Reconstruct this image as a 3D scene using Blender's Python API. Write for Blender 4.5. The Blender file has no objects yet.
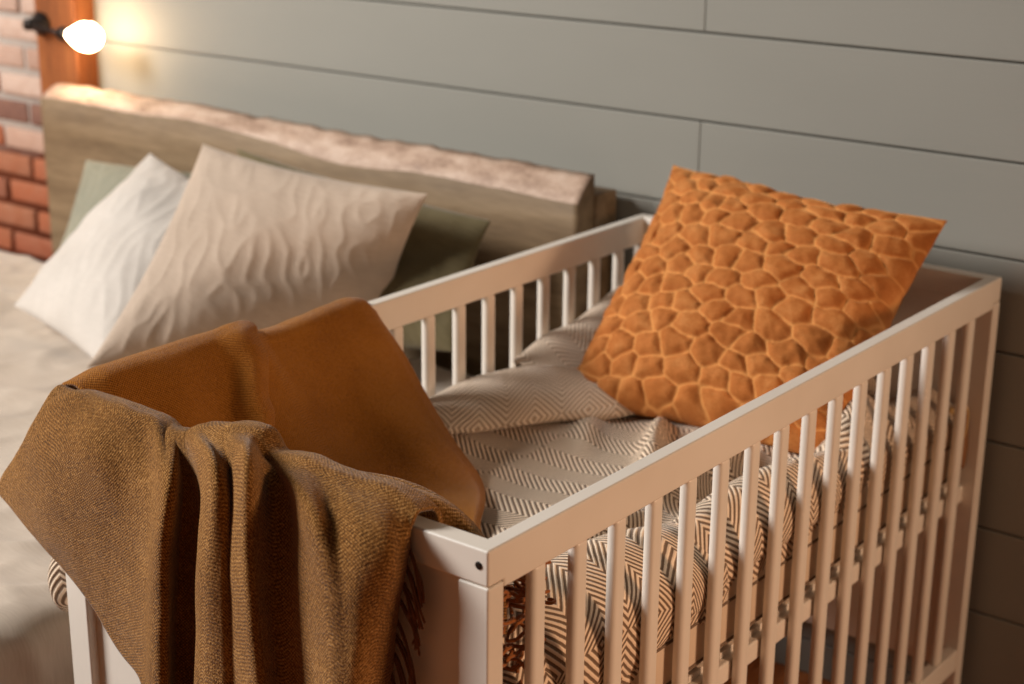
import bpy, bmesh, math, random
from mathutils import Vector, Matrix, noise
random.seed(7)
scn = bpy.context.scene
C = scn.collection
H = 0.80          # height of the crib's top rail above the floor
W, L = 0.66, 1.266
WALL = 1.295      # y of the plank wall
PI = math.pi

# ---------------------------------------------------------------- camera
cam_d = bpy.data.cameras.new('camera'); cam = bpy.data.objects.new('camera', cam_d); C.objects.link(cam)
_r = Vector((0.7909, 0.6119, 0.0090)); _u = Vector((-0.1934, 0.2360, 0.9523)); _f = Vector((-0.5806, 0.7549, -0.3050))
M = Matrix(((_r.x, _u.x, -_f.x, 1.5335), (_r.y, _u.y, -_f.y, -1.1021), (_r.z, _u.z, -_f.z, 0.6592 + H), (0, 0, 0, 1)))
cam.matrix_world = M
cam_d.sensor_width = 36; cam_d.lens = 1627.935 * 36 / 1024
cam_d.clip_start = 0.05
cam_d.dof.use_dof = True; cam_d.dof.focus_distance = 1.80; cam_d.dof.aperture_fstop = 4.2
scn.camera = cam

# ---------------------------------------------------------------- light
scn.view_settings.view_transform = 'Standard'; scn.view_settings.look = 'None'
scn.view_settings.exposure = 0.0; scn.view_settings.gamma = 1.0; scn.view_settings.use_curve_mapping = False
w = bpy.data.worlds.new('world'); scn.world = w; w.use_nodes = True
w.node_tree.nodes['Background'].inputs[0].default_value = (1.0, 0.80, 0.62, 1)
w.node_tree.nodes['Background'].inputs[1].default_value = 0.05
def area(name, loc, target, sx, sy, power, col):
    d = bpy.data.lights.new(name, 'AREA'); d.shape = 'RECTANGLE'; d.size = sx; d.size_y = sy; d.energy = power; d.color = col
    o = bpy.data.objects.new(name, d); C.objects.link(o); o.location = loc
    o.rotation_euler = (Vector(target) - Vector(loc)).to_track_quat('-Z', 'Y').to_euler(); return o
area('window_daylight', (-2.7, -2.0, 3.0), (-0.1, 0.8, 0.75), 1.4, 1.4, 285, (1.0, 0.97, 0.925))
rl = area('warm_fill_light', (3.3, 0.85, 1.30), (0.6, 0.30, 0.52), 0.6, 0.6, 7.4, (1.0, 0.64, 0.40)); rl.data.spread = math.radians(70)  # added warm fill standing in for bounce from the right, not a lamp

# ---------------------------------------------------------------- helpers
def new_obj(name, bm, mat, parent=None, smooth=True):
    me = bpy.data.meshes.new(name); bm.to_mesh(me); bm.free()
    o = bpy.data.objects.new(name, me); C.objects.link(o)
    if mat: me.materials.append(mat)
    if smooth:
        for p in me.polygons: p.use_smooth = True
    if parent: o.parent = parent
    return o
def thing(name, label, cat, loc=(0, 0, 0), group=None):
    o = bpy.data.objects.new(name, None); C.objects.link(o); o.location = loc; o.empty_display_size = 0.05
    o['label'] = label; o['category'] = cat
    if group: o['group'] = group
    return o
def tag(o, label, cat, group=None):
    o['label'] = label; o['category'] = cat
    if group: o['group'] = group
    return o
def struct(name, bm, mat, smooth=False):
    o = new_obj(name, bm, mat, None, smooth); o['kind'] = 'structure'; return o
def box(bm, x0, x1, y0, y1, z0, z1, bev=0.0, seg=2):
    r = bmesh.ops.create_cube(bm, size=1.0)
    vs = r['verts']
    for v in vs:
        v.co = Vector((x0 + (v.co.x + .5) * (x1 - x0), y0 + (v.co.y + .5) * (y1 - y0), z0 + (v.co.z + .5) * (z1 - z0)))
    if bev > 0:
        es = {e for v in vs for e in v.link_edges}
        bmesh.ops.bevel(bm, geom=list(es), offset=bev, segments=seg, affect='EDGES', profile=0.5)
def tube(bm, pts, rad, n=8, cap=True):
    pts = [Vector(p) for p in pts]; rings = []
    rads = rad if isinstance(rad, (list, tuple)) else [rad] * len(pts)
    for i, p in enumerate(pts):
        t = (pts[min(i + 1, len(pts) - 1)] - pts[max(i - 1, 0)]).normalized()
        a = t.cross(Vector((0.31, 0.17, 0.93)))
        if a.length < 1e-3: a = t.cross(Vector((1, 0, 0)))
        a.normalize(); b = t.cross(a)
        rings.append([bm.verts.new(p + (a * math.cos(2 * PI * k / n) + b * math.sin(2 * PI * k / n)) * rads[i]) for k in range(n)])
    for i in range(len(rings) - 1):
        for k in range(n):
            bm.faces.new((rings[i][k], rings[i][(k + 1) % n], rings[i + 1][(k + 1) % n], rings[i + 1][k]))
    if cap:
        bm.faces.new(rings[0][::-1]); bm.faces.new(rings[-1])
def lathe(bm, prof, axis_o, axis_d, n=24):
    ax = Vector(axis_d).normalized(); a = ax.cross(Vector((0.3, 0.2, 0.9))).normalized(); b = ax.cross(a); o = Vector(axis_o)
    rings = [[bm.verts.new(o + ax * t + (a * math.cos(2 * PI * k / n) + b * math.sin(2 * PI * k / n)) * max(r, 1e-4)) for k in range(n)] for t, r in prof]
    for i in range(len(rings) - 1):
        for k in range(n):
            bm.faces.new((rings[i][k], rings[i][(k + 1) % n], rings[i + 1][(k + 1) % n], rings[i + 1][k]))
    bm.faces.new(rings[0][::-1]); bm.faces.new(rings[-1])
def cr(p, t):     # catmull-rom through list p at t in [0, len-1]
    n = len(p); i = min(int(t), n - 2); f = t - i
    a, b, c, d = p[max(i - 1, 0)], p[i], p[i + 1], p[min(i + 2, n - 1)]
    return 0.5 * ((2 * b) + (c - a) * f + (2 * a - 5 * b + 4 * c - d) * f * f + (3 * b - a - 3 * c + d) * f ** 3)
def grid_mesh(bm, P, uvl=None):   # P[i][j] vectors -> faces with arc length uv
    ni, nj = len(P), len(P[0])
    vs = [[bm.verts.new(P[i][j]) for j in range(nj)] for i in range(ni)]
    U = [[0.0] * nj for _ in range(ni)]; Vv = [[0.0] * nj for _ in range(ni)]
    for j in range(nj):
        for i in range(1, ni): U[i][j] = U[i - 1][j] + (P[i][j] - P[i - 1][j]).length
    for i in range(ni):
        for j in range(1, nj): Vv[i][j] = Vv[i][j - 1] + (P[i][j] - P[i][j - 1]).length
    for i in range(ni):
        m_ = sum(U[i]) / nj
        for j in range(nj): U[i][j] = m_
    uv = bm.loops.layers.uv.get('UVMap') or bm.loops.layers.uv.new('UVMap')
    for i in range(ni - 1):
        for j in range(nj - 1):
            f = bm.faces.new((vs[i][j], vs[i + 1][j], vs[i + 1][j + 1], vs[i][j + 1]))
            for l, (a, b) in zip(f.loops, ((i, j), (i + 1, j), (i + 1, j + 1), (i, j + 1))): l[uv].uv = (U[a][b], Vv[a][b])
def solid(o, t, off=0.0, sub=0):
    m = o.modifiers.new('solid', 'SOLIDIFY'); m.thickness = t; m.offset = off
    if sub: s = o.modifiers.new('sub', 'SUBSURF'); s.levels = sub; s.render_levels = sub
def sm(a, b, x):
    t = min(max((x - a) / (b - a), 0), 1); return t * t * (3 - 2 * t)
def nz(x, y, z, s=1.0): return noise.noise(Vector((x * s, y * s, z * s)))

# ---------------------------------------------------------------- materials
def srgb(r, g, b):
    f = lambda c: c / 12.92 if c <= 0.04045 else ((c + 0.055) / 1.055) ** 2.4
    return (f(r / 255), f(g / 255), f(b / 255), 1)
class NT:
    def __init__(s, name, rough=0.6, sheen=0.0, spec=0.5):
        s.m = bpy.data.materials.new(name); s.m.use_nodes = True; s.t = s.m.node_tree
        s.b = s.t.nodes['Principled BSDF']; s.b.inputs['Roughness'].default_value = rough
        s.b.inputs['Sheen Weight'].default_value = sheen; s.b.inputs['Specular IOR Level'].default_value = spec
        s.b.inputs['Sheen Roughness'].default_value = 0.4
    def n(s, typ, **k):
        nd = s.t.nodes.new(typ)
        for a, v in k.items(): setattr(nd, a, v)
        return nd
    def l(s, a, b): s.t.links.new(a, b)
    def math(s, op, a, b=None, c=None):
        nd = s.n('ShaderNodeMath', operation=op)
        for i, x in enumerate((a, b, c)):
            if x is None: continue
            if isinstance(x, (int, float)): nd.inputs[i].default_value = x
            else: s.l(x, nd.inputs[i])
        return nd.outputs[0]
    def coord(s, kind='Object', scale=(1, 1, 1), rot=(0, 0, 0)):
        tc = s.n('ShaderNodeTexCoord'); mp = s.n('ShaderNodeMapping'); s.l(tc.outputs[kind], mp.inputs[0])
        mp.inputs['Scale'].default_value = scale; mp.inputs['Rotation'].default_value = rot
        return mp.outputs[0]
    def noise(s, co, scale, detail=4, rough=0.55):
        nd = s.n('ShaderNodeTexNoise'); nd.inputs['Scale'].default_value = scale; nd.inputs['Detail'].default_value = detail
        nd.inputs['Roughness'].default_value = rough; s.l(co, nd.inputs['Vector']); return nd.outputs['Fac']
    def ramp(s, fac, stops):
        nd = s.n('ShaderNodeValToRGB'); e = nd.color_ramp.elements
        e[0].position, e[0].color = stops[0]; e[1].position, e[1].color = stops[-1]
        for p, c in stops[1:-1]:
            x = e.new(p); x.color = c
        s.l(fac, nd.inputs[0]); return nd.outputs[0]
    def mix(s, fac, a, b, mode='MIX'):
        nd = s.n('ShaderNodeMix', data_type='RGBA', blend_type=mode)
        for i, x in ((0, fac), (6, a), (7, b)):
            if isinstance(x, (int, float)): nd.inputs[i].default_value = x
            elif isinstance(x, tuple): nd.inputs[i].default_value = x
            else: s.l(x, nd.inputs[i])
        return nd.outputs[2]
    def col(s, c):
        if isinstance(c, tuple): s.b.inputs['Base Color'].default_value = c
        else: s.l(c, s.b.inputs['Base Color'])
    def bump(s, h, strength=0.3, dist=0.002):
        nd = s.n('ShaderNodeBump'); nd.inputs['Strength'].default_value = strength; nd.inputs['Distance'].default_value = dist
        s.l(h, nd.inputs['Height']); s.l(nd.outputs[0], s.b.inputs['Normal'])

def m_paint():
    t = NT('white_lacquer', 0.42); co = t.coord()
    t.col(t.ramp(t.noise(co, 6), [(0.3, srgb(222, 212, 200)), (0.8, srgb(232, 223, 212))]))
    t.bump(t.noise(co, 90, 3), 0.08, 0.001); return t.m
def m_wall():
    t = NT('grey_painted_plank', 0.62, spec=0.3); co = t.coord(scale=(0.5, 1, 1.5))
    t.col(t.ramp(t.noise(co, 3, 3), [(0.25, srgb(137, 135, 127)), (0.8, srgb(143, 141, 133))]))
    t.bump(t.noise(t.coord(scale=(0.3, 1, 6)), 40, 5), 0.12, 0.002); return t.m
def m_wood(name, a, b, c, scale=(1, 8, 8), sc=3.0, rough=0.6, bumpd=0.003):
    t = NT(name, rough, spec=0.35); co = t.coord(scale=scale)
    n1 = t.noise(co, sc, 7, 0.6); n2 = t.noise(t.coord(scale=tuple(x * 3.2 for x in scale)), sc * 3, 4)
    f = t.math('ADD', t.math('MULTIPLY', n1, 0.7), t.math('MULTIPLY', n2, 0.3))
    t.col(t.ramp(f, [(0.32, a), (0.5, b), (0.68, c)])); t.bump(f, 0.5, bumpd); return t.m
def m_linen(name, a, b, per=0.0016, sheen=0.25, big=6, kind='UV'):
    t = NT(name, 0.85, sheen, 0.2); co = t.coord(kind)
    sp = t.n('ShaderNodeSeparateXYZ'); t.l(co, sp.inputs[0])
    k = 2 * PI / per
    wv = t.math('ADD', t.math('SINE', t.math('MULTIPLY', sp.outputs[0], k)), t.math('SINE', t.math('MULTIPLY', sp.outputs[1], k)))
    n = t.noise(t.coord('Object'), big, 5); slub = t.noise(t.coord(kind, scale=(8, 120, 1)), 3, 3)
    f = t.math('ADD', t.math('MULTIPLY', n, 0.6), t.math('MULTIPLY', slub, 0.4))
    t.col(t.ramp(f, [(0.35, a), (0.65, b)]))
    t.bump(t.math('ADD', t.math('MULTIPLY', wv, 0.25), t.math('MULTIPLY', slub, 1.2)), 0.25, 0.0008); return t.m
def m_mustard(name='mustard_wool_weave', stops=[(0.22, srgb(62, 37, 12)), (0.5, srgb(124, 81, 34)), (0.78, srgb(190, 142, 84))], per=0.0042, kw=0.17, kf=0.9):
    t = NT(name, 0.9, 0.18, 0.12); co = t.coord('UV')
    sp = t.n('ShaderNodeSeparateXYZ'); t.l(co, sp.inputs[0])
    wob = t.math('MULTIPLY', t.noise(t.coord('UV'), 160, 2), 0.0016)
    u = t.math('MULTIPLY', t.math('ADD', sp.outputs[0], wob), 2 * PI / per); v = t.math('MULTIPLY', t.math('ADD', sp.outputs[1], wob), 2 * PI / per)
    wv = t.math('MULTIPLY', t.math('SINE', u), t.math('SINE', v))
    fz = t.noise(t.coord('Object'), 430, 2, 0.6); big = t.noise(t.coord('Object'), 9, 4)
    f = t.math('ADD', t.math('MULTIPLY_ADD', wv, kw, 0.5), t.math('MULTIPLY_ADD', fz, kf, -kf / 2))
    f = t.math('ADD', f, t.math('MULTIPLY_ADD', big, 0.3, -0.15))
    t.col(t.ramp(f, stops))
    t.bump(t.math('ADD', t.math('MULTIPLY', wv, 0.3), t.math('MULTIPLY', fz, 2.0)), 0.7, 0.0012); return t.m
def m_herring(name='zigzag_knit_wool', stops=[(0.25, srgb(122, 100, 82)), (0.45, srgb(178, 154, 130)), (0.65, srgb(242, 218, 192))]):
    t = NT(name, 0.9, 0.2, 0.12); co = t.coord('UV')
    sp = t.n('ShaderNodeSeparateXYZ'); t.l(co, sp.inputs[0])
    wob = t.math('MULTIPLY', t.noise(co, 60, 2), 0.0022)
    a = t.math('PINGPONG', t.math('ADD', sp.outputs[0], 3.0), 0.045); b = t.math('PINGPONG', t.math('ADD', sp.outputs[1], 3.0), 0.16)
    s_ = t.math('ADD', t.math('ADD', a, b), wob)
    st = t.math('SINE', t.math('MULTIPLY', s_, 2 * PI / 0.0098))
    fz = t.noise(co, 500, 3)
    f = t.math('ADD', t.math('MULTIPLY_ADD', st, 0.5, 0.5), t.math('MULTIPLY_ADD', fz, 0.5, -0.25))
    t.col(t.ramp(f, stops))
    t.bump(t.math('ADD', st, fz), 0.55, 0.0014); return t.m
def m_velvet():
    t = NT('orange_quilted_velvet', 0.8, 0.5, 0.15)
    t.b.inputs['Sheen Tint'].default_value = srgb(255, 190, 120)
    at = t.n('ShaderNodeAttribute'); at.attribute_name = 'seam'
    n = t.noise(t.coord('Object'), 26, 5); fz = t.noise(t.coord('Object'), 320, 3)
    base = t.ramp(t.math('ADD', t.math('MULTIPLY', n, 0.7), t.math('MULTIPLY', fz, 0.3)), [(0.3, srgb(156, 88, 38)), (0.5, srgb(178, 107, 52)), (0.7, srgb(198, 132, 74))])
    t.col(t.mix(at.outputs['Fac'], base, srgb(226, 160, 92)))
    t.bump(fz, 0.4, 0.001); return t.m
def m_brick():
    t = NT('old_brick', 0.9, spec=0.2); at = t.n('ShaderNodeAttribute'); at.attribute_name = 'tone'
    n = t.noise(t.coord(), 22, 6, 0.65)
    c = t.mix(t.math('MULTIPLY', n, 0.8), at.outputs['Color'], srgb(160, 120, 98)); t.col(c)
    t.bump(t.noise(t.coord(), 60, 6), 0.7, 0.006); return t.m
def plain(name, c, rough=0.6, sheen=0, metal=0):
    t = NT(name, rough, sheen); co = t.coord()
    k = t.noise(co, 14, 4); c2 = tuple(min(1, x * 0.82) for x in c[:3]) + (1,)
    t.col(t.mix(k, c2, c)); t.b.inputs['Metallic'].default_value = metal; return t.m
PAINT = m_paint(); WALLM = m_wall(); MUST = m_mustard(); MUST_IN = m_mustard('mustard_wool_inside_warmlit', [(0.2, srgb(90, 50, 12)), (0.5, srgb(150, 92, 26)), (0.8, srgb(186, 124, 52))], 0.0036, 0.26, 0.5); HERR = m_herring(); HERR_B = m_herring('zigzag_knit_underside', [(0.2, srgb(172, 150, 130)), (0.45, srgb(200, 180, 160)), (0.7, srgb(226, 208, 188))]); VELV = m_velvet()  # MUST_IN: finer inner knit; warm bounced light put into its stronger colour
SLAB = m_wood('aged_oak_slab', srgb(96, 76, 54), srgb(122, 100, 74), srgb(144, 121, 93), (0.8, 10, 10), 3)
BARK = m_wood('weathered_live_edge', srgb(126, 98, 80), srgb(178, 150, 130), srgb(208, 184, 166), (2, 5, 5), 6)
PINE = m_wood('orange_pine', srgb(92, 48, 22), srgb(134, 76, 36), srgb(160, 100, 54), (9, 9, 0.8), 3)
FLOOR = m_wood('warm_floor_board', srgb(140, 74, 34), srgb(178, 104, 54), srgb(200, 130, 76), (8, 0.8, 8), 3, 0.45)
BEDCOVER = m_linen('ivory_linen_cover', srgb(180, 164, 148), srgb(200, 185, 169))
WHITELIN = m_linen('white_linen', srgb(186, 177, 168), srgb(200, 191, 182))
BEIGELIN = m_linen('sand_linen', srgb(168, 149, 132), srgb(188, 168, 150))
OLIVE = m_linen('olive_linen', srgb(90, 80, 56), srgb(110, 98, 70))
SAGE = m_linen('sage_linen', srgb(124, 122, 106), srgb(142, 139, 122))
GREYSH = m_linen('grey_sheet', srgb(140, 138, 136), srgb(160, 158, 154))
TICK = m_linen('mattress_ticking', srgb(206, 186, 164), srgb(220, 200, 178))
DARK = plain('dark_metal', srgb(46, 38, 34), 0.4, 0, 0.6); PIPING = plain('taupe_piping', srgb(120, 98, 80), 0.8)
RUST = plain('rust_yarn', srgb(158, 92, 38), 0.95, 0.3); DRUST = plain('mustard_yarn', srgb(104, 58, 24), 0.95, 0.3)
CORD = plain('straw_cord', srgb(206, 168, 110), 0.9, 0.2); TAGM = plain('tan_leather', srgb(150, 104, 66), 0.7)
def m_mortar():
    t = NT('old_mortar', 0.95); co = t.coord()
    sp = t.n('ShaderNodeSeparateXYZ'); t.l(co, sp.inputs[0])
    f = t.math('ADD', sp.outputs[2], t.math('MULTIPLY_ADD', t.noise(co, 9, 4), 0.16, -0.08))
    t.col(t.ramp(f, [(0.66, srgb(132, 74, 48)), (0.74, srgb(204, 196, 188))])); return t.m
MORTAR = m_mortar(); BRICK = m_brick()

# ---------------------------------------------------------------- the room
bm = bmesh.new()
y = 0
x0 = -4.2; i = 0
while x0 < 3.6:
    wd = 0.14; yy = -3.0 + (i * 0.77) % 1.6 - 1.6
    while yy < WALL + 0.02:
        ye = min(yy + 1.8, WALL + 0.02); box(bm, x0 + .001, x0 + wd - .001, yy + .001, ye - .001, -0.02, 0.0, 0.0015, 1); yy += 1.8
    x0 += wd; i += 1
struct('floor', bm, FLOOR)
bm = bmesh.new(); z0 = 0.3213 + H; P = 0.1503
for i in range(-7, 9):
    zt = z0 - i * P; zb = zt - P
    zb = max(zb, 0.0)
    if zt <= 0.01: continue
    js = [-1.523] + ([0.094] if i % 2 else [2.1]) + [3.6]
    for a, b in zip(js[:-1], js[1:]):
        box(bm, a + .0004, b - .0004, WALL, WALL + 0.018, zb + .0016, zt - .0016, 0.0018, 2)
box(bm, -1.6, 3.6, WALL + 0.012, WALL + 0.08, 0, z0 + 7 * P)
struct('wall_back', bm, WALLM)
bm = bmesh.new(); random.seed(21)
tl = bm.loops.layers.float_color.new('tone')
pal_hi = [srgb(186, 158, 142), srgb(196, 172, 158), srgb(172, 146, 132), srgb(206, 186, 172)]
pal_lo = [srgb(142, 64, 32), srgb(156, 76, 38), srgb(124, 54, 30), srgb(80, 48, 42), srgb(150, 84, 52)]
zc = 0.012; r = 0
while zc < 2.35:
    xo = -1.668 - (0.11 if r % 2 else 0.0)
    x = -1.668
    while x > -3.4:
        ln = 0.105 if (x == -1.668 and r % 2) else 0.21
        f0 = len(bm.faces); bm.faces.ensure_lookup_table()
        before = set(bm.faces)
        dy = random.uniform(-.004, .004)
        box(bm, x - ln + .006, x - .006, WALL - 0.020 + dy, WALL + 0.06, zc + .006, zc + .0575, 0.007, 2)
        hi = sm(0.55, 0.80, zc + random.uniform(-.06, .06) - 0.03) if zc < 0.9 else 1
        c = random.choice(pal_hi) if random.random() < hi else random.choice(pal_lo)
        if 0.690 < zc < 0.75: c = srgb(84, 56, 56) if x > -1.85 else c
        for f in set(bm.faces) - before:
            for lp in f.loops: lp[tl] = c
        x -= ln
    zc += 0.0665; r += 1
for v in bm.verts:
    n = noise.noise_vector(v.co * 40) * 0.0022; v.co += n
before = set(bm.faces); box(bm, -3.4, -1.66, WALL - 0.012, WALL + 0.05, 0, 2.36)
for f in set(bm.faces) - before: f.material_index = 1
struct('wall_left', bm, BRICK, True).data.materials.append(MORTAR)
bm = bmesh.new(); box(bm, -1.670, -1.524, WALL - 0.055, WALL + 0.05, 0, 2.36, 0.006, 2)
struct('trim_1', bm, PINE)

# ---------------------------------------------------------------- wall lamp
lamp = thing('wall_lamp', 'lit bare bulb wall lamp on the orange wooden post above the headboard', 'lamp', (-1.60, 1.20, 1.0))
def rel(o, par):
    o.parent = par; o.matrix_parent_inverse = Matrix.Translation(-Vector(par.location)); return o
bm = bmesh.new(); lathe(bm, [(0, .026), (.008, .028), (.012, .015), (.045, .013), (.047, .004)], (-1.640, WALL - 0.056, 1.005), (0, -1, 0)); rel(new_obj('wall_mount', bm, DARK), lamp)
bm = bmesh.new(); tube(bm, [(-1.640, 1.205, 1.005), (-1.60, 1.195, 1.003), (-1.54, 1.19, 1.0), (-1.49, 1.185, 0.998)], .006, 10); rel(new_obj('arm', bm, DARK), lamp)
bm = bmesh.new(); lathe(bm, [(0, .008), (.004, .016), (.03, .017), (.034, .014)], (-1.505, 1.185, 0.998), (1, 0, 0)); rel(new_obj('socket', bm, DARK), lamp)
bm = bmesh.new(); lathe(bm, [(0, .012), (.01, .014), (.03, .024), (.05, .031), (.068, .032), (.084, .026), (.094, .014), (.098, .002)], (-1.473, 1.185, 0.998), (1, 0, 0), 32)
t = NT('lit_bulb_glass', 0.2); t.b.inputs['Emission Color'].default_value = (1, 0.70, 0.42, 1); t.b.inputs['Emission Strength'].default_value = 46
rel(new_obj('bulb', bm, t.m), lamp)

# ---------------------------------------------------------------- bed
BX0, BX1, BY0, BZ = -1.74, -0.085, -0.85, H - 0.315
bed = thing('bed', 'low double bed with a thick live edge wooden headboard against grey wall', 'bed', (-0.9, 0.2, 0))
bm = bmesh.new(); N = 120
def edge_n(x): return 0.010 * noise.noise(Vector((x * 3.1, 3.7, 0))) + 0.006 * noise.noise(Vector((x * 11, 1.2, 0))) + 0.0025 * noise.noise(Vector((x * 40, 1.2, 0)))
HX0, HX1 = -1.555, -0.062
rows = []
for i in range(N + 1):
    s = i / N; x = HX0 + (HX1 - HX0) * s
    k = edge_n(x)
    zf = H + 0.060 + (0.024 - 0.060) * s + 0.6 * k - 0.014 * math.exp(-((s - 0.62) / 0.10) ** 2) + 0.008 * math.exp(-((s - .38) / .12) ** 2)
    zb = H + 0.086 + (0.070 - 0.086) * s + 0.7 * k + 0.004 * nz(x, 9, 0, 26)
    if s < 0.03: zf -= 0.01 * (1 - s / .03); zb -= 0.006 * (1 - s / .03)
    yf = 1.156 + 0.004 * nz(x, 2, 0, 5); prof = []
    prof.append(Vector((x, yf, 0.30)))
    for q in range(1, 8): prof.append(Vector((x, yf + 0.0015 * nz(x * 2, q * .3, 0, 6), 0.30 + (zf - .3) * q / 8)))
    prof.append(Vector((x, yf, zf)))
    for q in range(1, 5):
        f = q / 5; prof.append(Vector((x, yf + 0.042 * f, zf + (zb - zf) * (f ** 0.8) + 0.003 * nz(x, f * 2, 0, 34))))
    prof.append(Vector((x, 1.205, zb))); prof.append(Vector((x, 1.207, 0.30)))
    rows.append([bm.verts.new(p) for p in prof])
nq = len(rows[0])
for i in range(N):
    for q in range(nq):
        bm.faces.new((rows[i][q], rows[i][(q + 1) % nq], rows[i + 1][(q + 1) % nq], rows[i + 1][q]))
bm.faces.new(rows[0][::-1]); bm.faces.new(rows[-1])
bmesh.ops.recalc_face_normals(bm, faces=bm.faces)
hb = rel(new_obj('headboard', bm, SLAB), bed)
hb.data.materials.append(BARK)
for p in hb.data.polygons:
    if p.normal.z > 0.3: p.material_index = 1
    if abs(p.normal.x) > 0.8: p.use_smooth = False
bm = bmesh.new(); box(bm, -1.50, -0.058, 1.208, 1.272, 0.30, H + 0.034, 0.004, 2); rel(new_obj('headboard_backing', bm, SLAB), bed)
for (x, yv) in ((-1.66, -.78), (-.16, -.78), (-1.66, 1.08), (-.16, 1.08)):
    bm = bmesh.new(); box(bm, x - .035, x + .035, yv - .035, yv + .035, 0, 0.2, .004); rel(new_obj('leg', bm, SLAB), bed)
bm = bmesh.new(); box(bm, BX0 + .02, BX1 - .02, BY0 + .02, 1.15, 0.18, 0.30, .006); rel(new_obj('bed_frame', bm, SLAB), bed)
bm = bmesh.new(); box(bm, BX0 + .03, BX1 - .025, BY0 + .03, 1.15, 0.30, BZ - 0.03, .03, 4); rel(new_obj('mattress', bm, GREYSH), bed)

# linen bed cover: top plus the drop at the right, left and foot
def cover():
    bm = bmesh.new(); P = []
    nx, ny = 190, 200
    x0, x1, y0, y1 = BX0 - .22, BX1 + .21, BY0 - .22, 1.085
    for i in range(nx + 1):
        row = []
        for j in range(ny + 1):
            X = x0 + (x1 - x0) * i / nx; Y = y0 + (y1 - y0) * j / ny
            ox = max(0, X - (BX1 - .035)) - max(0, (BX0 + .035) - X); oy = -max(0, (BY0 + .035) - Y)
            px, py, pz = X, Y, BZ
            rr = 0.04
            if ox:
                a = min(abs(ox) / rr, PI / 2); drop = rr * (1 - math.cos(a)) + max(0, abs(ox) - rr * PI / 2)
                px = (BX1 - .035 if ox > 0 else BX0 + .035) + math.copysign(rr * math.sin(a) * (1.0), ox); pz -= drop
            if oy:
                a = min(abs(oy) / rr, PI / 2); drop = rr * (1 - math.cos(a)) + max(0, abs(oy) - rr * PI / 2)
                py = (BY0 + .035) - rr * math.sin(a); pz -= drop
            wv = 0.0075 * noise.noise(Vector((X * 2.3 + Y * 1.1, Y * 3.4 - X, 0)))
            q = noise.noise(Vector((X * 3.2 + Y * 4, Y * 5.5 - X * 4.2, 2))); wv += 0.011 * (1 - abs(q)) ** 6
            q = noise.noise(Vector((X * 8 - Y * 5, Y * 7 + X * 6, 5))); wv += 0.006 * (1 - abs(q)) ** 6
            wv += 0.0015 * noise.noise(Vector((X * 25, Y * 25, 1)))
            f = 1 if not (ox or oy) else 0.4
            pz += wv * f
            if ox > 0.03: px += 0.6 * wv
            row.append(Vector((px, py, pz)))
        P.append(row)
    grid_mesh(bm, P); o = new_obj('bed_cover', bm, BEDCOVER); solid(o, 0.004); return o
tag(cover(), 'creased ivory linen cover spread over the low bed', 'bed cover')

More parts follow.
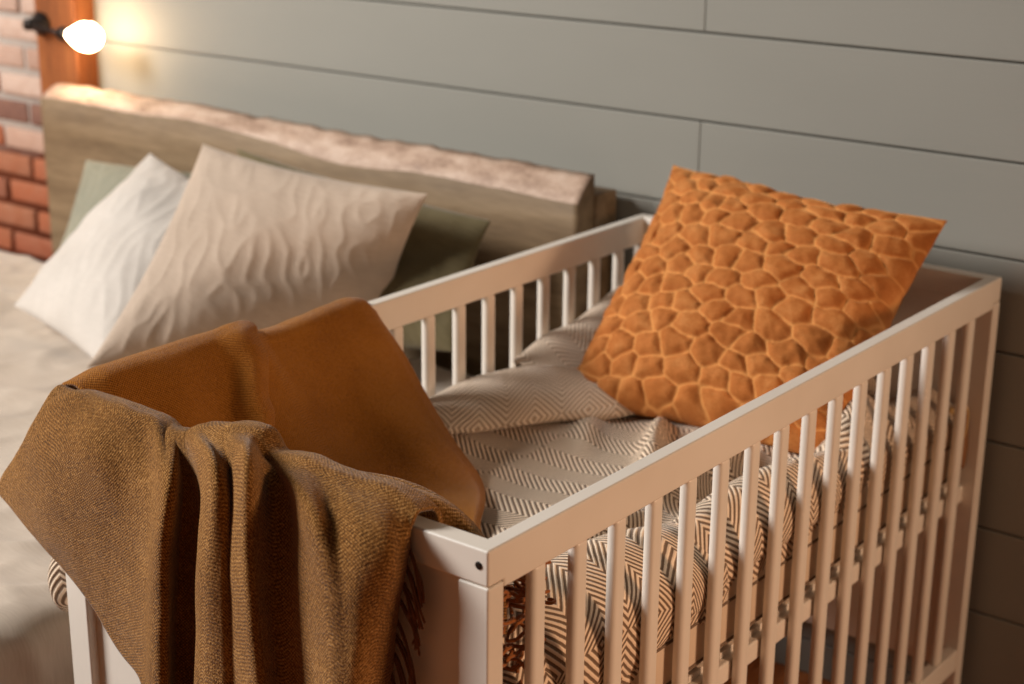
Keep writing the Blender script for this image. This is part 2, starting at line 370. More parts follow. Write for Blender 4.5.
def pillow(name, corners, T, mat, n=90, pinch=0.05, wr=0.006, seed=0, rim=0.0, quilt=False):
    A, B, Cc, D = [Vector(c) + Vector((0, 0, H)) for c in corners]   # BL BR TR TL
    ctr = (A + B + Cc + D) / 4; nn = ((B - A) + (Cc - D)).cross((D - A) + (Cc - B)).normalized()
    bm = bmesh.new(); wdt = ((B - A).length + (Cc - D).length) / 2; hgt = ((D - A).length + (Cc - B).length) / 2
    if quilt:
        rs = random.Random(5); seeds = {}
        sx, sy = 0.054, 0.035
        for gi in range(-9, 10):
            for gj in range(-11, 12):
                seeds[(gi, gj)] = ((gi + (0.5 if gj % 2 else 0) + rs.uniform(-.30, .30)) * sx, (gj + rs.uniform(-.30, .30)) * sy)
        def vor(a, b):
            gi = round(a / sx); gj = round(b / sy); d = []
            for di in (-2, -1, 0, 1, 2):
                for dj in (-2, -1, 0, 1, 2):
                    s = seeds.get((gi + di, gj + dj))
                    if s: d.append(math.hypot((a - s[0]) / 1.45, (b - s[1])))
            d.sort(); return (d[0], d[1]) if len(d) > 1 else (0.01, 0.02)
    seams = {}
    for side in (1, -1):
        P = []; S = []
        for i in range(n + 1):
            row = []; srow = []
            for j in range(n + 1):
                u = -1 + 2 * i / n; v = -1 + 2 * j / n
                u_ = math.copysign(1 - (1 - abs(u)) ** 1.25, u); v_ = math.copysign(1 - (1 - abs(v)) ** 1.25, v)
                uu = u_ * (1 - pinch * (1 - v_ * v_) ** 1.0); vv = v_ * (1 - pinch * (1 - u_ * u_) ** 1.0)
                a = (uu + 1) / 2; b = (vv + 1) / 2
                p = A * (1 - a) * (1 - b) + B * a * (1 - b) + Cc * a * b + D * (1 - a) * b
                e = max(0, (1 - abs(u_) ** 2.4)) ** .55 * max(0, (1 - abs(v_) ** 2.4)) ** .55
                em = min(1, e * 2.2)
                h = T * e
                pu, pv = u_ * wdt / 2, v_ * hgt / 2
                s1 = noise.noise(Vector((pu * 7 + seed, pv * 9, side * 3 + seed)))
                h += wr * em * (1.5 * s1)
                q = noise.noise(Vector((pu * 26 + pv * 6 + seed, pv * 12 - pu * 3, seed + 3 * side)))
                h += wr * em * 0.45 * (1 - abs(q)) ** 4
                # puckers radiating from the rim
                rad = max(abs(u_), abs(v_)); tt = pv if abs(u_) > abs(v_) else pu
                h += wr * 0.25 * em * sm(0.7, 1, rad) * math.sin(tt * 80 + 6 * noise.noise(Vector((pu * 5, pv * 5, seed))))
                sv = 0
                if quilt:
                    d1, d2 = vor(pu + 0.006 * noise.noise(Vector((pu * 30, pv * 30, 1))), pv + 0.006 * noise.noise(Vector((pu * 30, pv * 30, 7))))
                    g = min(1, (d2 - d1) / 0.024); dome = math.sin(g * PI / 2) ** .8
                    h += (0.0100 * dome - 0.004) * min(1, e * 3)
                    h += 0.0022 * noise.noise(Vector((pu * 70, pv * 90, 4))) * em + 0.004 * noise.noise(Vector((pu * 22, pv * 30, 9))) * em
                    sv = (1 - sm(0.04, 0.24, g)) * 0.6
                if quilt: p = p + noise.noise_vector(Vector((u_ * 1.6, v_ * 1.6, 3))) * .005
                row.append(p + nn * h * side * -1); srow.append(sv)
            P.append(row); S.append(srow)
        if side == 1: P1, S1 = P, S
        else: P2, S2 = P, S
    # front and back share the rim
    grid_mesh(bm, P1)
    bm.verts.ensure_lookup_table(); k = (n + 1) * (n + 1)
    grid_mesh(bm, [r[::-1] for r in P2])
    bm.verts.ensure_lookup_table()
    if quilt:
        la = bm.verts.layers.float.new('seam')
        fl = [s for r in S1 for s in r] + [s for r in S2 for s in r[::-1]]
        for v, s in zip(bm.verts, fl): v[la] = s
    bmesh.ops.remove_doubles(bm, verts=bm.verts, dist=0.0006)
    bmesh.ops.recalc_face_normals(bm, faces=bm.faces)
    return new_obj(name, bm, mat)
tag(pillow('pillow', [(-1.34, 1.0, -0.27), (-0.8, 1.0, -0.27), (-0.7926, 1.095, -0.0135), (-1.3282, 1.095, -0.0513)], .05, SAGE, seed=1), 'sage green pillow at the left end of the headboard, behind the white pillow', 'pillow')
tag(pillow('pillow', [(-0.5142, 0.92, -0.2771), (-0.1665, 0.94, -0.2101), (-0.1777, 1.06, -0.0034), (-0.8143, 1.06, 0.0448)], .05, OLIVE, seed=3), 'dark olive pillow leaning on the headboard behind the sand pillow', 'pillow')
tag(pillow('pillow', [(-1.1232, 0.7391, -0.262), (-0.6291, 0.58, -0.262), (-0.7275, 1.04, -0.0725), (-1.036, 1.03, 0.0112)], .065, WHITELIN, seed=5, wr=.006), 'white linen pillow tipped on its corner, left of the sand pillow', 'pillow')
tag(pillow('pillow', [(-0.556, 0.4724, -0.2), (-0.3663, 0.9813, -0.262), (-0.2097, 0.93, 0.062), (-0.7625, 0.93, 0.0781)], .07, BEIGELIN, seed=9, wr=.006, n=120, pinch=.075), 'sand coloured creased linen pillow standing in front of the olive one', 'pillow')
tag(pillow('cushion', [(0.14, 0.825, -0.2), (0.605, 0.86, -0.2), (0.6061, 1.165, 0.0965), (0.103, 1.2, 0.1122)], .09, VELV, n=260, seed=12, wr=.004, pinch=.085, quilt=True), 'orange velvet cushion quilted in pebble shapes, propped up in the crib', 'cushion')


# ---------------------------------------------------------------- crib
crib = thing('baby_crib', 'white wooden baby crib with vertical slats beside the bed', 'crib', (W / 2, L / 2, 0))
def cpart(name, b, bev=0.003, mat=PAINT, parent=None, seg=3):
    bm = bmesh.new(); box(bm, *b, bev, seg); o = rel(new_obj(name, bm, mat, smooth=True), parent or crib)
    o.modifiers.new('wn', 'WEIGHTED_NORMAL').weight = 80; return o
RT = 0.020; ET = 0.026
def ring_frame():    # the four mitred top rails are one continuous frame; the long ones are deeper
    xs = [0, RT, W - RT, W]; ys = [0, .025, L - .025, L]; zs = [H - .047, H - .0385, H]
    solidc = set()
    for i in range(3):
        for j in range(3):
            if i == 1 and j == 1: continue
            solidc.add((i, j, 1))
            if j == 1: solidc.add((i, j, 0))
    bm = bmesh.new(); vc = {}
    def vv(a, b, c):
        if (a, b, c) not in vc: vc[(a, b, c)] = bm.verts.new((xs[a], ys[b], zs[c]))
        return vc[(a, b, c)]
    for (i, j, k) in solidc:
        for d, q in (((1, 0, 0), ((1, 0, 0), (1, 1, 0), (1, 1, 1), (1, 0, 1))), ((-1, 0, 0), ((0, 0, 0), (0, 0, 1), (0, 1, 1), (0, 1, 0))),
                     ((0, 1, 0), ((0, 1, 0), (0, 1, 1), (1, 1, 1), (1, 1, 0))), ((0, -1, 0), ((0, 0, 0), (1, 0, 0), (1, 0, 1), (0, 0, 1))),
                     ((0, 0, 1), ((0, 0, 1), (1, 0, 1), (1, 1, 1), (0, 1, 1))), ((0, 0, -1), ((0, 0, 0), (0, 1, 0), (1, 1, 0), (1, 0, 0)))):
            if (i + d[0], j + d[1], k + d[2]) not in solidc:
                bm.faces.new([vv(i + a, j + b, k + c) for a, b, c in q])
    bmesh.ops.dissolve_limit(bm, angle_limit=0.01, verts=bm.verts, edges=bm.edges)
    o = new_obj('top_frame', bm, PAINT)
    m = o.modifiers.new('bevel', 'BEVEL'); m.width = .0028; m.segments = 3; m.limit_method = 'ANGLE'; m.angle_limit = math.radians(40)
    m = o.modifiers.new('wn', 'WEIGHTED_NORMAL'); m.weight = 80
    return o
def crib_parts():
    r1 = r2 = rel(ring_frame(), crib)
    for (xa, xb) in ((0, .037), (W - .037, W)):
        for k, (ya, yb) in enumerate(((-.0005, .0245), (L - .0245, L + .0005))):
            cpart('corner_post', (xa - .0005, xb + .0005, ya, yb, 0, H - 0.0392), .0025)
    cpart('end_panel', (0.036, W - .036, 0.012, 0.020, H - 0.67, H - 0.037), .001)
    cpart('end_panel', (0.036, W - .036, L - 0.020, L - 0.012, H - 0.67, H - 0.037), .001)
    cpart('bottom_rail', (W - .022, W - .001, 0.024, L - .024, H - .668, H - .63), .003)
    cpart('bottom_rail', (.001, .022, 0.024, L - .024, H - .668, H - .63), .003)
    for r_, ys in ((r1, -1), (r2, 1)):
        for xx in (.012, W - .0115):
            bm = bmesh.new(); yy = -.0006 if ys < 0 else L + .0006
            lathe(bm, [(-.012, .0042), (0, .0042), (.0005, .0036), (.0005, .001)], (xx, yy, H - .0175), (0, ys, 0), 20)
            o = new_obj('bolt', bm, DARK); o.parent = r_; o['label'] = 'dark bolt hole'
    bm = bmesh.new(); box(bm, -.0072, .0072, -.0115, .0115, -.293, .293, .0066, 4)
    first = new_obj('slat', bm, PAINT); first.parent = crib
    k = 0
    for xx in (W - .0115, .0115):
        for i in range(16):
            o = first if k == 0 else first.copy()
            if k: C.objects.link(o)
            o.parent = crib; o.location = (xx - W / 2, 0.091 + i * 0.07245 - L / 2, H - .339); k += 1
    cpart('base_bar', (W - .040, W - .020, 0.022, L - .022, H - .372, H - .343), .003)
    cpart('base_bar', (.020, .040, 0.022, L - .022, H - .372, H - .343), .003)
    for i in range(16):
        y = 0.06 + i * 0.0745
        cpart('base_slat', (.030, W - .030, y, y + .045, H - .343, H - .334), .001)
crib_parts()

matt = thing('crib_mattress', 'thin beige crib mattress with piped edges on the slatted crib base', 'mattress', (W / 2, L / 2, H - .333))
bm = bmesh.new(); box(bm, .024, W - .026, .028, L - .028, H - .333, H - .222, .018, 4)
rel(new_obj('mattress_body', bm, TICK), matt)
for zz in (-.318, -.262):
    bm = bmesh.new()
    xa, xb, ya, yb, rr = .024, W - .026, .028, L - .028, .018
    pts = []
    for cx_, cy_, a0 in ((xb - rr, ya + rr, -90), (xb - rr, yb - rr, 0), (xa + rr, yb - rr, 90), (xa + rr, ya + rr, 180)):
        for k in range(7):
            a = math.radians(a0 + 15 * k); pts.append((cx_ + rr * math.cos(a), cy_ + rr * math.sin(a), H + zz))
    pts.append(pts[0]); tube(bm, pts, .0022, 8); rel(new_obj('piping', bm, PIPING), matt)

# ---------------------------------------------------------------- zigzag blanket in the crib
HEM = [(0.0, -.34), (.237, -.34), (.287, -.335), (.347, -.300), (.39, -.275), (.4156, -.293), (.495, -.298), (.53, -.262), (.566, -.291), (.652, -.289), (.69, -.262), (.7254, -.279), (.80, -.262), (.836, -.300), (.90, -.25), (.97, -.285), (1.05, -.262), (1.24, -.28)]
def lerp_tab(tab, x):
    if x <= tab[0][0]: return tab[0][1]
    for (a, va), (b, vb) in zip(tab[:-1], tab[1:]):
        if x <= b: return va + (vb - va) * sm(a, b, x)
    return tab[-1][1]
def seg_ridge(x, y, ax, ay, bx, by, w_, h_):
    dx, dy = bx - ax, by - ay; t_ = max(0, min(1, ((x - ax) * dx + (y - ay) * dy) / (dx * dx + dy * dy)))
    d = math.hypot(x - ax - t_ * dx, y - ay - t_ * dy); e = math.sin(PI * (0.12 + 0.76 * t_))
    return h_ * e * math.exp(-(d / w_) ** 2)
def bed_z(x, y):
    z = -.205 + 0.006 * noise.noise(Vector((x * 6, y * 5, 0)))
    z += 0.012 * noise.noise(Vector((x * 9 + 2, y * 4.5, 3)))
    mx = 0.050 * noise.noise(Vector((y * 4.2, 1.3, 0)))
    k = sm(.30, .40, x)
    z += k * 0.030 * math.exp(-((x - .585 - mx * .5) / .030) ** 2) * (0.8 + 0.6 * noise.noise(Vector((y * 6, 4, 0))))
    z += k * 0.026 * math.exp(-((x - .49 - mx) / .026) ** 2) * (0.8 + 0.8 * noise.noise(Vector((y * 5, 8, 0))))
    z += 0.020 * math.exp(-((x - .41 - mx * 1.3) / .022) ** 2) * max(0, noise.noise(Vector((y * 5, 12, 0))) + .4)
    z -= .022 * k * math.exp(-((x - .50) / .022) ** 2)
    z += seg_ridge(x, y, .40, .30, .47, .80, .022, .034)
    z += seg_ridge(x, y, .31, .86, .40, .68, .016, .030)
    z += seg_ridge(x, y, .20, .84, .28, .70, .020, .012)
    z += seg_ridge(x, y, .02, .62, .06, 1.0, .03, .012)
    z += seg_ridge(x, y, .62, .86, .50, 1.10, .04, .06)
    return z
zz = thing('crib_blanket', 'grey and cream zigzag blanket rumpled over the crib mattress', 'blanket', (W / 2, L / 2, H - .2))
bm = bmesh.new(); P = []
ny = 330; nx = 150; ND = 34
for j in range(ny + 1):
    Y = .036 + (L - .07) * j / ny; row = []
    hem = lerp_tab(HEM, Y)
    for i in range(nx + 1):
        X = .026 + (.618 - .026) * i / nx
        row.append(Vector((X, Y, H + bed_z(X, Y))))
    zt = bed_z(.618, Y)
    for k in range(1, ND + 1):
        f = k / ND; a = min(1, f * 4) * PI / 2
        X = .618 + .017 * math.sin(a) + .004 * noise.noise(Vector((Y * 14, 0, 7)))* f - .004 * sm(.4, 1, f) 
        Z = zt - .012 * (1 - math.cos(a)) - (abs(hem - zt) - .012) * f
        row.append(Vector((min(X, .640), Y, H + Z)))
    P.append(row)
grid_mesh(bm, P)
rel(new_obj('blanket_sheet', bm, HERR), zz); solid(bpy.data.objects['blanket_sheet'], .005, 1)
def fold_sheet(name, rails, nu=60, nv=30, thick=.005, mat=None, parent=None, jitter=.002):
    """rails: list of polylines (in rail coordinates); the sheet runs through them"""
    bm = bmesh.new(); P = []
    R = [[cr([Vector(p) for p in rl], (len(rl) - 1) * a / nu) for a in range(nu + 1)] for rl in rails]
    for a in range(nu + 1):
        col = [R[k][a] for k in range(len(R))]; row = []
        for b in range(nv + 1):
            p = cr(col, (len(col) - 1) * b / nv)
            p = p + noise.noise_vector(p * 14) * jitter
            row.append(p + Vector((0, 0, H)))
        P.append(row)
    grid_mesh(bm, P); o = new_obj(name, bm, mat or HERR)
    if parent: rel(o, parent)
    solid(o, thick, 0.0); return o
# long loose roll lying against the left slats
fold_sheet('blanket_fold', [
    [(.050, .56, -.200), (.10, .66, -.204), (.16, .76, -.204), (.22, .82, -.203), (.26, .87, -.2)],
    [(.075, .56, -.190), (.130, .64, -.192), (.185, .74, -.192), (.240, .81, -.195), (.27, .87, -.195)],
    [(.060, .58, -.172), (.110, .67, -.160), (.165, .77, -.158), (.222, .84, -.168), (.265, .88, -.185)],
    [(.034, .62, -.170), (.060, .72, -.152), (.105, .82, -.150), (.18, .89, -.160), (.25, .91, -.180)],
    [(.030, .66, -.190), (.030, .78, -.182), (.050, .89, -.180), (.14, .95, -.185), (.23, .95, -.19)]], parent=zz, mat=HERR_B)
# raised flap leaning on the far left slats beside the cushion
fold_sheet('blanket_fold', [
    [(.028, .84, -.205), (.028, .92, -.205), (.03, 1.02, -.20), (.05, 1.12, -.20), (.09, 1.19, -.20)],
    [(.030, .86, -.175), (.030, .93, -.150), (.032, 1.02, -.140), (.045, 1.11, -.110), (.07, 1.18, -.09)],
    [(.040, .85, -.160), (.055, .92, -.135), (.075, 1.01, -.128), (.08, 1.10, -.10), (.10, 1.17, -.08)],
    [(.085, .85, -.175), (.105, .91, -.165), (.13, 1.0, -.155), (.15, 1.08, -.14), (.17, 1.15, -.12)],
    [(.130, .86, -.20), (.160, .92, -.20), (.19, .99, -.195), (.22, 1.06, -.19), (.24, 1.12, -.18)]], parent=zz, mat=HERR_B)
# big soft rolls seen through the right slats
fold_sheet('blanket_fold', [
    [(.520, .10, -.210), (.535, .25, -.205), (.545, .40, -.205), (.555, .50, -.21)],
    [(.515, .10, -.165), (.535, .25, -.148), (.550, .38, -.150), (.57, .52, -.175)],
    [(.550, .09, -.150), (.570, .24, -.136), (.590, .37, -.142), (.60, .52, -.175)],
    [(.600, .09, -.175), (.625, .24, -.172), (.634, .38, -.185), (.634, .50, -.205)],
    [(.622, .08, -.225), (.637, .22, -.235), (.637, .38, -.240), (.634, .50, -.235)],
    [(.610, .08, -.270), (.630, .22, -.275), (.628, .38, -.262), (.625, .50, -.250)]], nu=80, nv=50, parent=zz)
fold_sheet('blanket_fold', [
    [(.550, .44, -.205), (.560, .60, -.200), (.57, .74, -.205), (.59, .86, -.21)],
    [(.560, .44, -.175), (.575, .60, -.152), (.59, .74, -.158), (.60, .88, -.185)],
    [(.590, .43, -.165), (.605, .60, -.143), (.615, .74, -.152), (.615, .88, -.180)],
    [(.622, .43, -.190), (.632, .60, -.182), (.635, .74, -.190), (.632, .86, -.20)],
    [(.634, .43, -.225), (.638, .60, -.222), (.637, .74, -.225), (.634, .86, -.22)],
    [(.622, .43, -.245), (.624, .60, -.245), (.624, .74, -.24), (.622, .86, -.23)]], nu=80, nv=50, parent=zz)
# corner of the blanket poking out through the left slats
fold_sheet('blanket_fold', [
    [(.018, .028, -.20), (-.002, .034, -.195), (-.022, .040, -.20), (-.030, .044, -.22)],
    [(.018, .040, -.185), (-.006, .030, -.180), (-.032, .022, -.195), (-.040, .020, -.225)],
    [(.016, .06, -.19), (-.008, .02, -.215), (-.036, .005, -.235), (-.036, .006, -.262)],
    [(.016, .07, -.215), (-.004, .03, -.25), (-.024, .004, -.270), (-.020, .010, -.284)],
    [(.016, .07, -.235), (.0, .045, -.26), (-.012, .03, -.276), (-.006, .03, -.282)]], nu=30, nv=30, jitter=.003, parent=zz)

# ---------------------------------------------------------------- mustard throw
throw = thing('throw_blanket', 'mustard woollen throw draped over the near end of the white crib', 'blanket', (.25, .02, H))
FRONT = [[(-0.004, 0.045, -0.0208), (-0.01, 0.034, 0.0032), (-0.014, 0.02, 0.0092), (-0.0158, -0.004, -0.0149), (-0.0609, -0.01, -0.0805), (-0.1022, -0.01, -0.1321), (-0.0955, -0.01, -0.1424)], [(0.0402, 0.045, -0.05), (0.0402, 0.034, 0.0052), (0.0402, 0.012, 0.0172), (0.0402, -0.004, 0.0132), (0.0529, -0.028, -0.0326), (0.0103, -0.032, -0.1181), (-0.0177, -0.022, -0.1725)], [(0.0946, 0.045, -0.05), (0.0946, 0.034, 0.0077), (0.0946, 0.012, 0.0197), (0.0946, -0.004, 0.0157), (0.1288, -0.034, -0.0302), (0.0996, -0.034, -0.137), (0.0679, -0.022, -0.2206)], [(0.1469, 0.045, -0.05), (0.1469, 0.034, 0.0064), (0.1469, 0.012, 0.0184), (0.1469, -0.004, 0.0144), (0.1778, -0.03, -0.043), (0.1614, -0.034, -0.1565), (0.1282, -0.022, -0.2745)], [(0.1857, 0.045, -0.05), (0.1857, 0.034, 0.0035), (0.1857, 0.012, 0.0155), (0.1857, -0.004, 0.0115), (0.214, -0.036, -0.0553), (0.2059, -0.044, -0.1762), (0.1852, -0.036, -0.3009)], [(0.2104, 0.045, -0.05), (0.2104, 0.034, -0.0001), (0.2104, 0.012, 0.0119), (0.2104, -0.004, 0.0079), (0.2564, -0.052, -0.0268), (0.2435, -0.06, -0.1339), (0.2257, -0.07, -0.4133)], [(0.2236, 0.045, -0.05), (0.2236, 0.034, 0.0007), (0.2236, 0.012, 0.0127), (0.2236, -0.004, 0.0087), (0.2631, -0.044, -0.0276), (0.2547, -0.054, -0.1328), (0.2421, -0.066, -0.4086)], [(0.2318, 0.045, -0.05), (0.2318, 0.034, 0.0015), (0.2318, 0.012, 0.0135), (0.2318, -0.004, 0.0095), (0.2365, -0.012, -0.0453), (0.2208, -0.012, -0.1592), (0.1957, -0.014, -0.4546)], [(0.2402, 0.045, -0.05), (0.2402, 0.034, 0.0047), (0.2402, 0.012, 0.0167), (0.2402, -0.004, 0.0127), (0.2616, -0.008, -0.0399), (0.2635, -0.008, -0.1476), (0.2486, -0.01, -0.4349)], [(0.247, 0.045, -0.05), (0.247, 0.034, 0.0098), (0.247, 0.012, 0.0218), (0.247, -0.004, 0.0178), (0.3045, -0.036, -0.0078), (0.3137, -0.056, -0.1022), (0.2997, -0.072, -0.3818)], [(0.2603, 0.045, -0.05), (0.2603, 0.034, 0.0165), (0.2603, 0.012, 0.0285), (0.2603, -0.004, 0.0245), (0.3445, -0.058, 0.0209), (0.3472, -0.074, -0.0853), (0.329, -0.084, -0.3635)], [(0.2828, 0.045, -0.05), (0.2828, 0.034, 0.0207), (0.2828, 0.012, 0.0327), (0.2828, -0.004, 0.0287), (0.356, -0.054, 0.0115), (0.3642, -0.07, -0.0817), (0.3617, -0.084, -0.35)], [(0.3081, 0.045, -0.05), (0.3081, 0.034, 0.0279), (0.3081, 0.012, 0.0399), (0.3081, -0.004, 0.0359), (0.3466, -0.034, 0.0138), (0.369, -0.06, -0.0726), (0.3815, -0.076, -0.346)], [(0.3297, 0.045, -0.05), (0.3297, 0.034, 0.0308), (0.3297, 0.012, 0.0428), (0.3297, -0.004, 0.0388), (0.3833, -0.056, 0.0357), (0.3967, -0.074, -0.0592), (0.4123, -0.084, -0.3292)], [(0.3478, 0.045, -0.05), (0.3478, 0.034, 0.0295), (0.3478, 0.012, 0.0415), (0.3478, -0.004, 0.0375), (0.411, -0.068, 0.0465), (0.4181, -0.08, -0.0506), (0.436, -0.086, -0.3184)], [(0.3591, 0.045, -0.05), (0.3591, 0.034, 0.0165), (0.3591, 0.012, 0.0285), (0.3591, -0.004, 0.0245), (0.3956, -0.03, 0.0141), (0.4169, -0.05, -0.0845), (0.4347, -0.062, -0.3314)], [(0.3708, 0.045, -0.05), (0.3708, 0.034, 0.0115), (0.3708, 0.012, 0.0235), (0.3708, -0.004, 0.0195), (0.4207, -0.024, 0.0022), (0.4447, -0.044, -0.1008), (0.4576, -0.058, -0.324)], [(0.3915, 0.045, -0.05), (0.3915, 0.034, 0.0144), (0.3915, 0.012, 0.0264), (0.3915, -0.004, 0.0224), (0.4553, -0.044, 0.0127), (0.4778, -0.054, -0.0864), (0.4894, -0.066, -0.3068)], [(0.4177, 0.045, -0.05), (0.4177, 0.034, 0.0177), (0.4177, 0.012, 0.0297), (0.4177, -0.004, 0.0257), (0.4915, -0.056, 0.0053), (0.5143, -0.066, -0.0811), (0.5206, -0.08, -0.2867)], [(0.4502, 0.045, -0.05), (0.4502, 0.034, 0.0138), (0.4502, 0.012, 0.0258), (0.4502, -0.004, 0.0218), (0.5148, -0.05, -0.0115), (0.5337, -0.064, -0.0865), (0.5355, -0.078, -0.2816)], [(0.4876, 0.045, -0.05), (0.4876, 0.034, 0.0137), (0.4876, 0.012, 0.0257), (0.4876, -0.004, 0.0217), (0.5494, -0.05, -0.0015), (0.5487, -0.06, -0.0832), (0.5379, -0.066, -0.2868)], [(0.5281, 0.045, -0.05), (0.5281, 0.034, 0.0157), (0.5281, 0.012, 0.0277), (0.5281, -0.004, 0.0237), (0.5705, -0.042, -0.0088), (0.554, -0.046, -0.0981), (0.529, -0.042, -0.3029)], [(0.5569, 0.045, -0.05), (0.5569, 0.034, 0.0084), (0.5569, 0.012, 0.0204), (0.5569, -0.004, 0.0164), (0.5696, -0.024, -0.0262), (0.5496, -0.024, -0.1197), (0.5206, -0.018, -0.3188)], [(0.5698, 0.045, -0.05), (0.5698, 0.034, 0.0013), (0.5698, 0.012, 0.0133), (0.5698, -0.004, 0.0093), (0.5614, -0.006, -0.0375), (0.5413, -0.006, -0.13), (0.5162, -0.004, -0.3278)]]
bm = bmesh.new(); P = []
NV = 150; NC = 260
def arc_resample(poly, n):
    pts = [cr(poly, (len(poly) - 1) * k / 160) for k in range(161)]
    L_ = [0]
    for a, b in zip(pts[:-1], pts[1:]): L_.append(L_[-1] + (b - a).length)
    out = []; k = 0
    for i in range(n + 1):
        d = L_[-1] * i / n
        while k < 159 and L_[k + 1] < d: k += 1
        f = 0 if L_[k + 1] == L_[k] else (d - L_[k]) / (L_[k + 1] - L_[k]); out.append(pts[k].lerp(pts[k + 1], min(1, f)))
    return out
cols = [arc_resample([Vector(p) for p in c], NV) for c in FRONT]
for a in range(NC + 1):
    row = []
    for b in range(NV + 1):
        p = cr([c[b] for c in cols], (len(cols) - 1) * a / NC)
        n = noise.noise_vector(p * 9) * .0035 + noise.noise_vector(p * 28) * .0010
        row.append(p + n * min(1, b / 20) + Vector((0, 0, H)))
    P.append(row)
grid_mesh(bm, P)
o = rel(new_obj('outer_drape', bm, MUST), throw); solid(o, .006, 0.0)

# inner sheet: hangs from the left rail down onto the bedding, drawn up to the near rail
CREST = [(0.0169, 0.0123), (0.0765, 0.0166), (0.1545, 0.0172), (0.2372, 0.0178), (0.3069, 0.0145), (0.3353, 0.0034), (0.3705, 0.002), (0.4183, 0.0049), (0.4777, 0.0085), (0.5083, 0.0104), (0.5289, 0.0072), (0.5517, -0.0024), (0.5642, -0.0143)]
def crest(y): return lerp_tab(CREST, y)
def smax(a, b, k): h = max(0, min(1, .5 + .5 * (a - b) / k)); return b + (a - b) * h + k * h * (1 - h)
def inner_pt(y0, s, lift=0.0):
    cz = crest(y0)
    path = [(-.034, 1, -.16), (-.030, 1, -.05), (-.020, 1, cz - .012), (-.004, 1, cz), (.014, 1, cz - .001), (.032, 1, cz - .022), (.075, 1.0, -.065), (.130, .985, -.122), (.185, .96, -.165), (.245, .925, -.192), (.30, .82, -.196), (.345, .70, -.194), (.385, .62, -.192), (.43, .52, -.19)]
    p = cr([Vector((a, y0 * b, c)) for a, b, c in path], (len(path) - 1) * s)
    if s > .3:
        sag = 0.020 * math.sin(PI * min(1, y0 / .545)) * sm(.3, .6, s)
        p.z -= 0
        p.x -= 0
        zn = -0.01 - 1.15 * max(0, p.y - .03)
        p.z = smax(p.z, zn, .03)
        w_ = noise.noise(Vector((p.x * 7, p.y * 9, 2)))
        p.z += .010 * w_ * sm(.3, .5, s)
        p.z += .006 * math.sin((p.y * 26 + p.x * 9)) * sm(.32, .5, s) * (1 - sm(.8, 1, s))
    return p + Vector((0, 0, lift))
bm = bmesh.new(); P = []
for a in range(141):
    y0 = .20 + (.545 - .20) * a / 140; row = []
    for b in range(171):
        p = inner_pt(y0, b / 170); e = sm(.93, 1, a / 140)
        p.z -= .006 * e
        row.append(p + Vector((0, 0, H)))
    P.append(row)
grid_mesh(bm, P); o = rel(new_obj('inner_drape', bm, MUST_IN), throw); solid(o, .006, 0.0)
bm = bmesh.new(); P = []
for a in range(141):
    f = a / 140; row = []
    for b in range(141):
        s = b / 140 * .8
        ym = lerp_tab([(.2, .330), (.40, .300), (.48, .262), (.56, .20), (.65, .13), (.8, .06)], s)
        y0 = .03 + (ym - .03) * min(1, f * 1.06)
        q = inner_pt(y0, s)
        e = sm(.80, .97, f)                      # rounded rolled edge
        up = (.010 + .014 * math.sin(PI * sm(.70, 1.0, f)) - (.013 * sm(.95, 1, f))) * sm(.0, .15, f)
        up += .006 * math.sin(f * 13 + s * 5) * sm(.3, .5, s)
        nrm = Vector((.55, -.1, .8)) if s > .3 else Vector((0, 0, 1))
        row.append(q + nrm * up * (.35 + .65 * sm(.22, .4, s)) + Vector((0, 0, H + .001)))
    P.append(row)
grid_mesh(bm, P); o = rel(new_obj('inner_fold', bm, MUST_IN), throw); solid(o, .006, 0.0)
# bunched end lying along the inside of the near rail
def mfold(rails, nu=60, nv=30): return fold_sheet('gathered_end', rails, nu, nv, .006, MUST, throw, .002)
mfold([
    [(.44, .060, -.09), (.50, .080, -.085), (.56, .085, -.085), (.60, .080, -.10), (.625, .07, -.13)],
    [(.47, .055, -.015), (.52, .078, -.016), (.565, .086, -.035), (.61, .074, -.055), (.632, .06, -.09)],
    [(.49, .034, .012), (.535, .050, .010), (.575, .060, -.004), (.615, .052, -.028), (.636, .045, -.06)],
    [(.49, .024, .006), (.54, .032, .000), (.58, .042, -.018), (.615, .036, -.036), (.632, .032, -.07)],
    [(.48, .028, -.05), (.53, .030, -.05), (.58, .030, -.055), (.61, .030, -.065), (.625, .030, -.09)]])
mfold([
    [(.38, .120, -.13), (.44, .120, -.12), (.50, .115, -.11), (.57, .100, -.11), (.60, .09, -.12)],
    [(.39, .110, -.060), (.45, .115, -.055), (.51, .112, -.052), (.57, .100, -.060), (.605, .088, -.085)],
    [(.41, .085, -.010), (.465, .095, -.010), (.52, .098, -.018), (.57, .092, -.032), (.61, .080, -.06)],
    [(.42, .060, -.012), (.48, .075, -.020), (.53, .080, -.028), (.575, .076, -.042), (.60, .068, -.07)]])

def yarn(bm, start, dirs, rad=.0016, k=14):
    tube(bm, [cr([Vector(p) for p in dirs], (len(dirs) - 1) * i / k) + Vector((0, 0, H)) for i in range(k + 1)], rad, 6)
rf = random.Random(3)
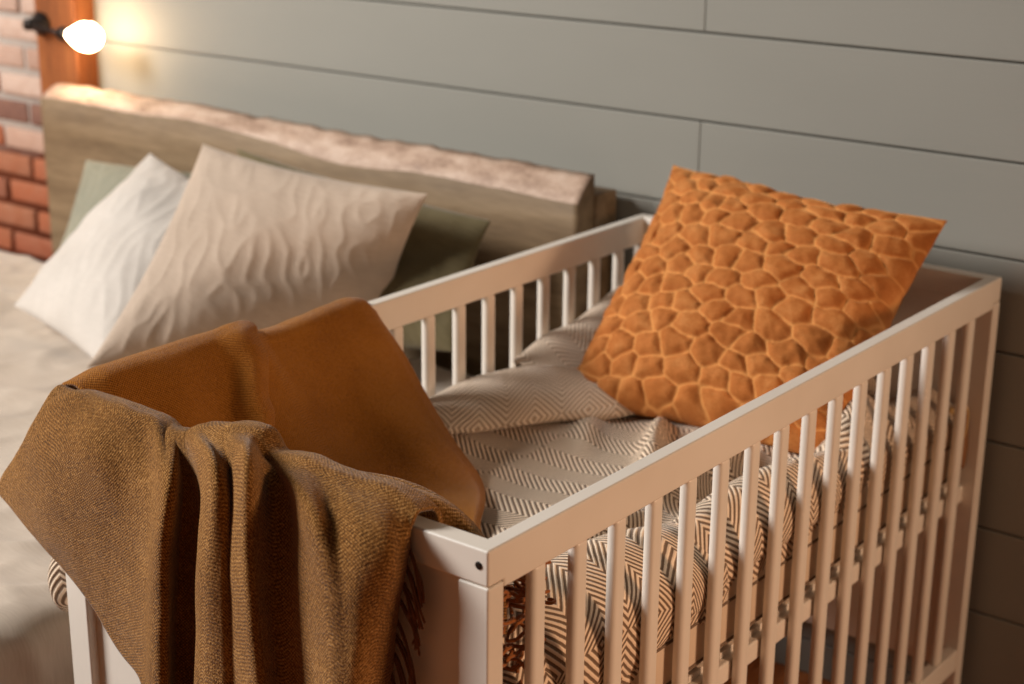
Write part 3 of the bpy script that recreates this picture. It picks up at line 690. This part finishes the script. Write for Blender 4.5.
# fringe along the right edge of the outer drape
for i in range(14):
    f = i / 13
    e = cols[-1][int(NV * (.30 + .62 * f))]
    bm = bmesh.new()
    d0 = Vector((rf.uniform(.014, .030), 0, -rf.uniform(.03, .055)))
    for q in range(6):
        d = d0 + Vector((rf.uniform(-.004, .004), 0, rf.uniform(-.006, .006)))
        p0 = Vector(e) + Vector((0, .002, rf.uniform(-.004, .004))); yy = min(p0.y, -.006)
        yarn(bm, None, [p0, (p0.x + d.x * .5, yy - .002, p0.z + d.z * .25), (p0.x + d.x * .9, yy - rf.uniform(0, .006), p0.z + d.z * .7), (p0.x + d.x * rf.uniform(.7, 1.1), yy - .001, p0.z + d.z * 1.15)], .0014)
    rel(new_obj('tassel', bm, DRUST), throw)['label'] = 'dark yarn tassel on the edge of the throw'
# rust fringe tangled in the near corner inside the crib
for i in range(88):
    bm = bmesh.new()
    bx, by = rf.uniform(.575, .632), rf.uniform(.04, .135); bz = -.045 - .15 * (i / 87) + rf.uniform(-.012, .012)
    pts = [(bx, by, bz)]
    a = rf.uniform(0, 6.28)
    for q in range(7):
        a += rf.uniform(-1.3, 1.3); st = rf.uniform(.010, .018)
        nx_ = min(.634, max(.52, pts[-1][0] + st * math.cos(a) * .7)); ny_ = min(.16, max(.04, pts[-1][1] + st * math.sin(a)))
        pts.append((nx_, ny_, max(-.195, pts[-1][2] + rf.uniform(-.008, .006))))
    yarn(bm, None, pts, .0021, 34); rel(new_obj('tassel', bm, RUST), throw)['label'] = 'rust coloured tassel bunched inside the crib corner'

# ---------------------------------------------------------------- knotted cord and tag inside the far right corner
cd = thing('knotted_cord', 'pale knotted cord hanging inside the far right crib slats', 'cord', (.62, 1.19, H - .20))
bm = bmesh.new()
pts = []
for k in range(60):
    f = k / 59; a = f * PI * 7
    pts.append((.618 + .007 * math.sin(a), 1.205 + .009 * math.cos(a * .5 + 1), H - .215 - .085 * f + .006 * math.sin(a * 1.5)))
tube(bm, pts, [.0055 + .0025 * math.sin(k * .9) for k in range(60)], 10); rel(new_obj('knots', bm, CORD), cd)
bm = bmesh.new()
tube(bm, [(.640, 1.215 + .016 * math.sin(a), H - .228 + .026 * math.cos(a)) for a in [2 * PI * k / 24 for k in range(25)]], .003, 8); rel(new_obj('loop', bm, CORD), cd)
bm = bmesh.new(); ring = []
for k in range(24):
    a = 2 * PI * k / 24; ring.append(bm.verts.new(Vector((.641, 1.224 + .013 * math.sin(a) * (1 - .3 * math.cos(a)) + .006 * (1 - math.cos(a)) * .5, H - .262 + .048 * math.cos(a)))))
bm.faces.new(ring); o = rel(new_obj('tag', bm, TAGM), cd); solid(o, .002)
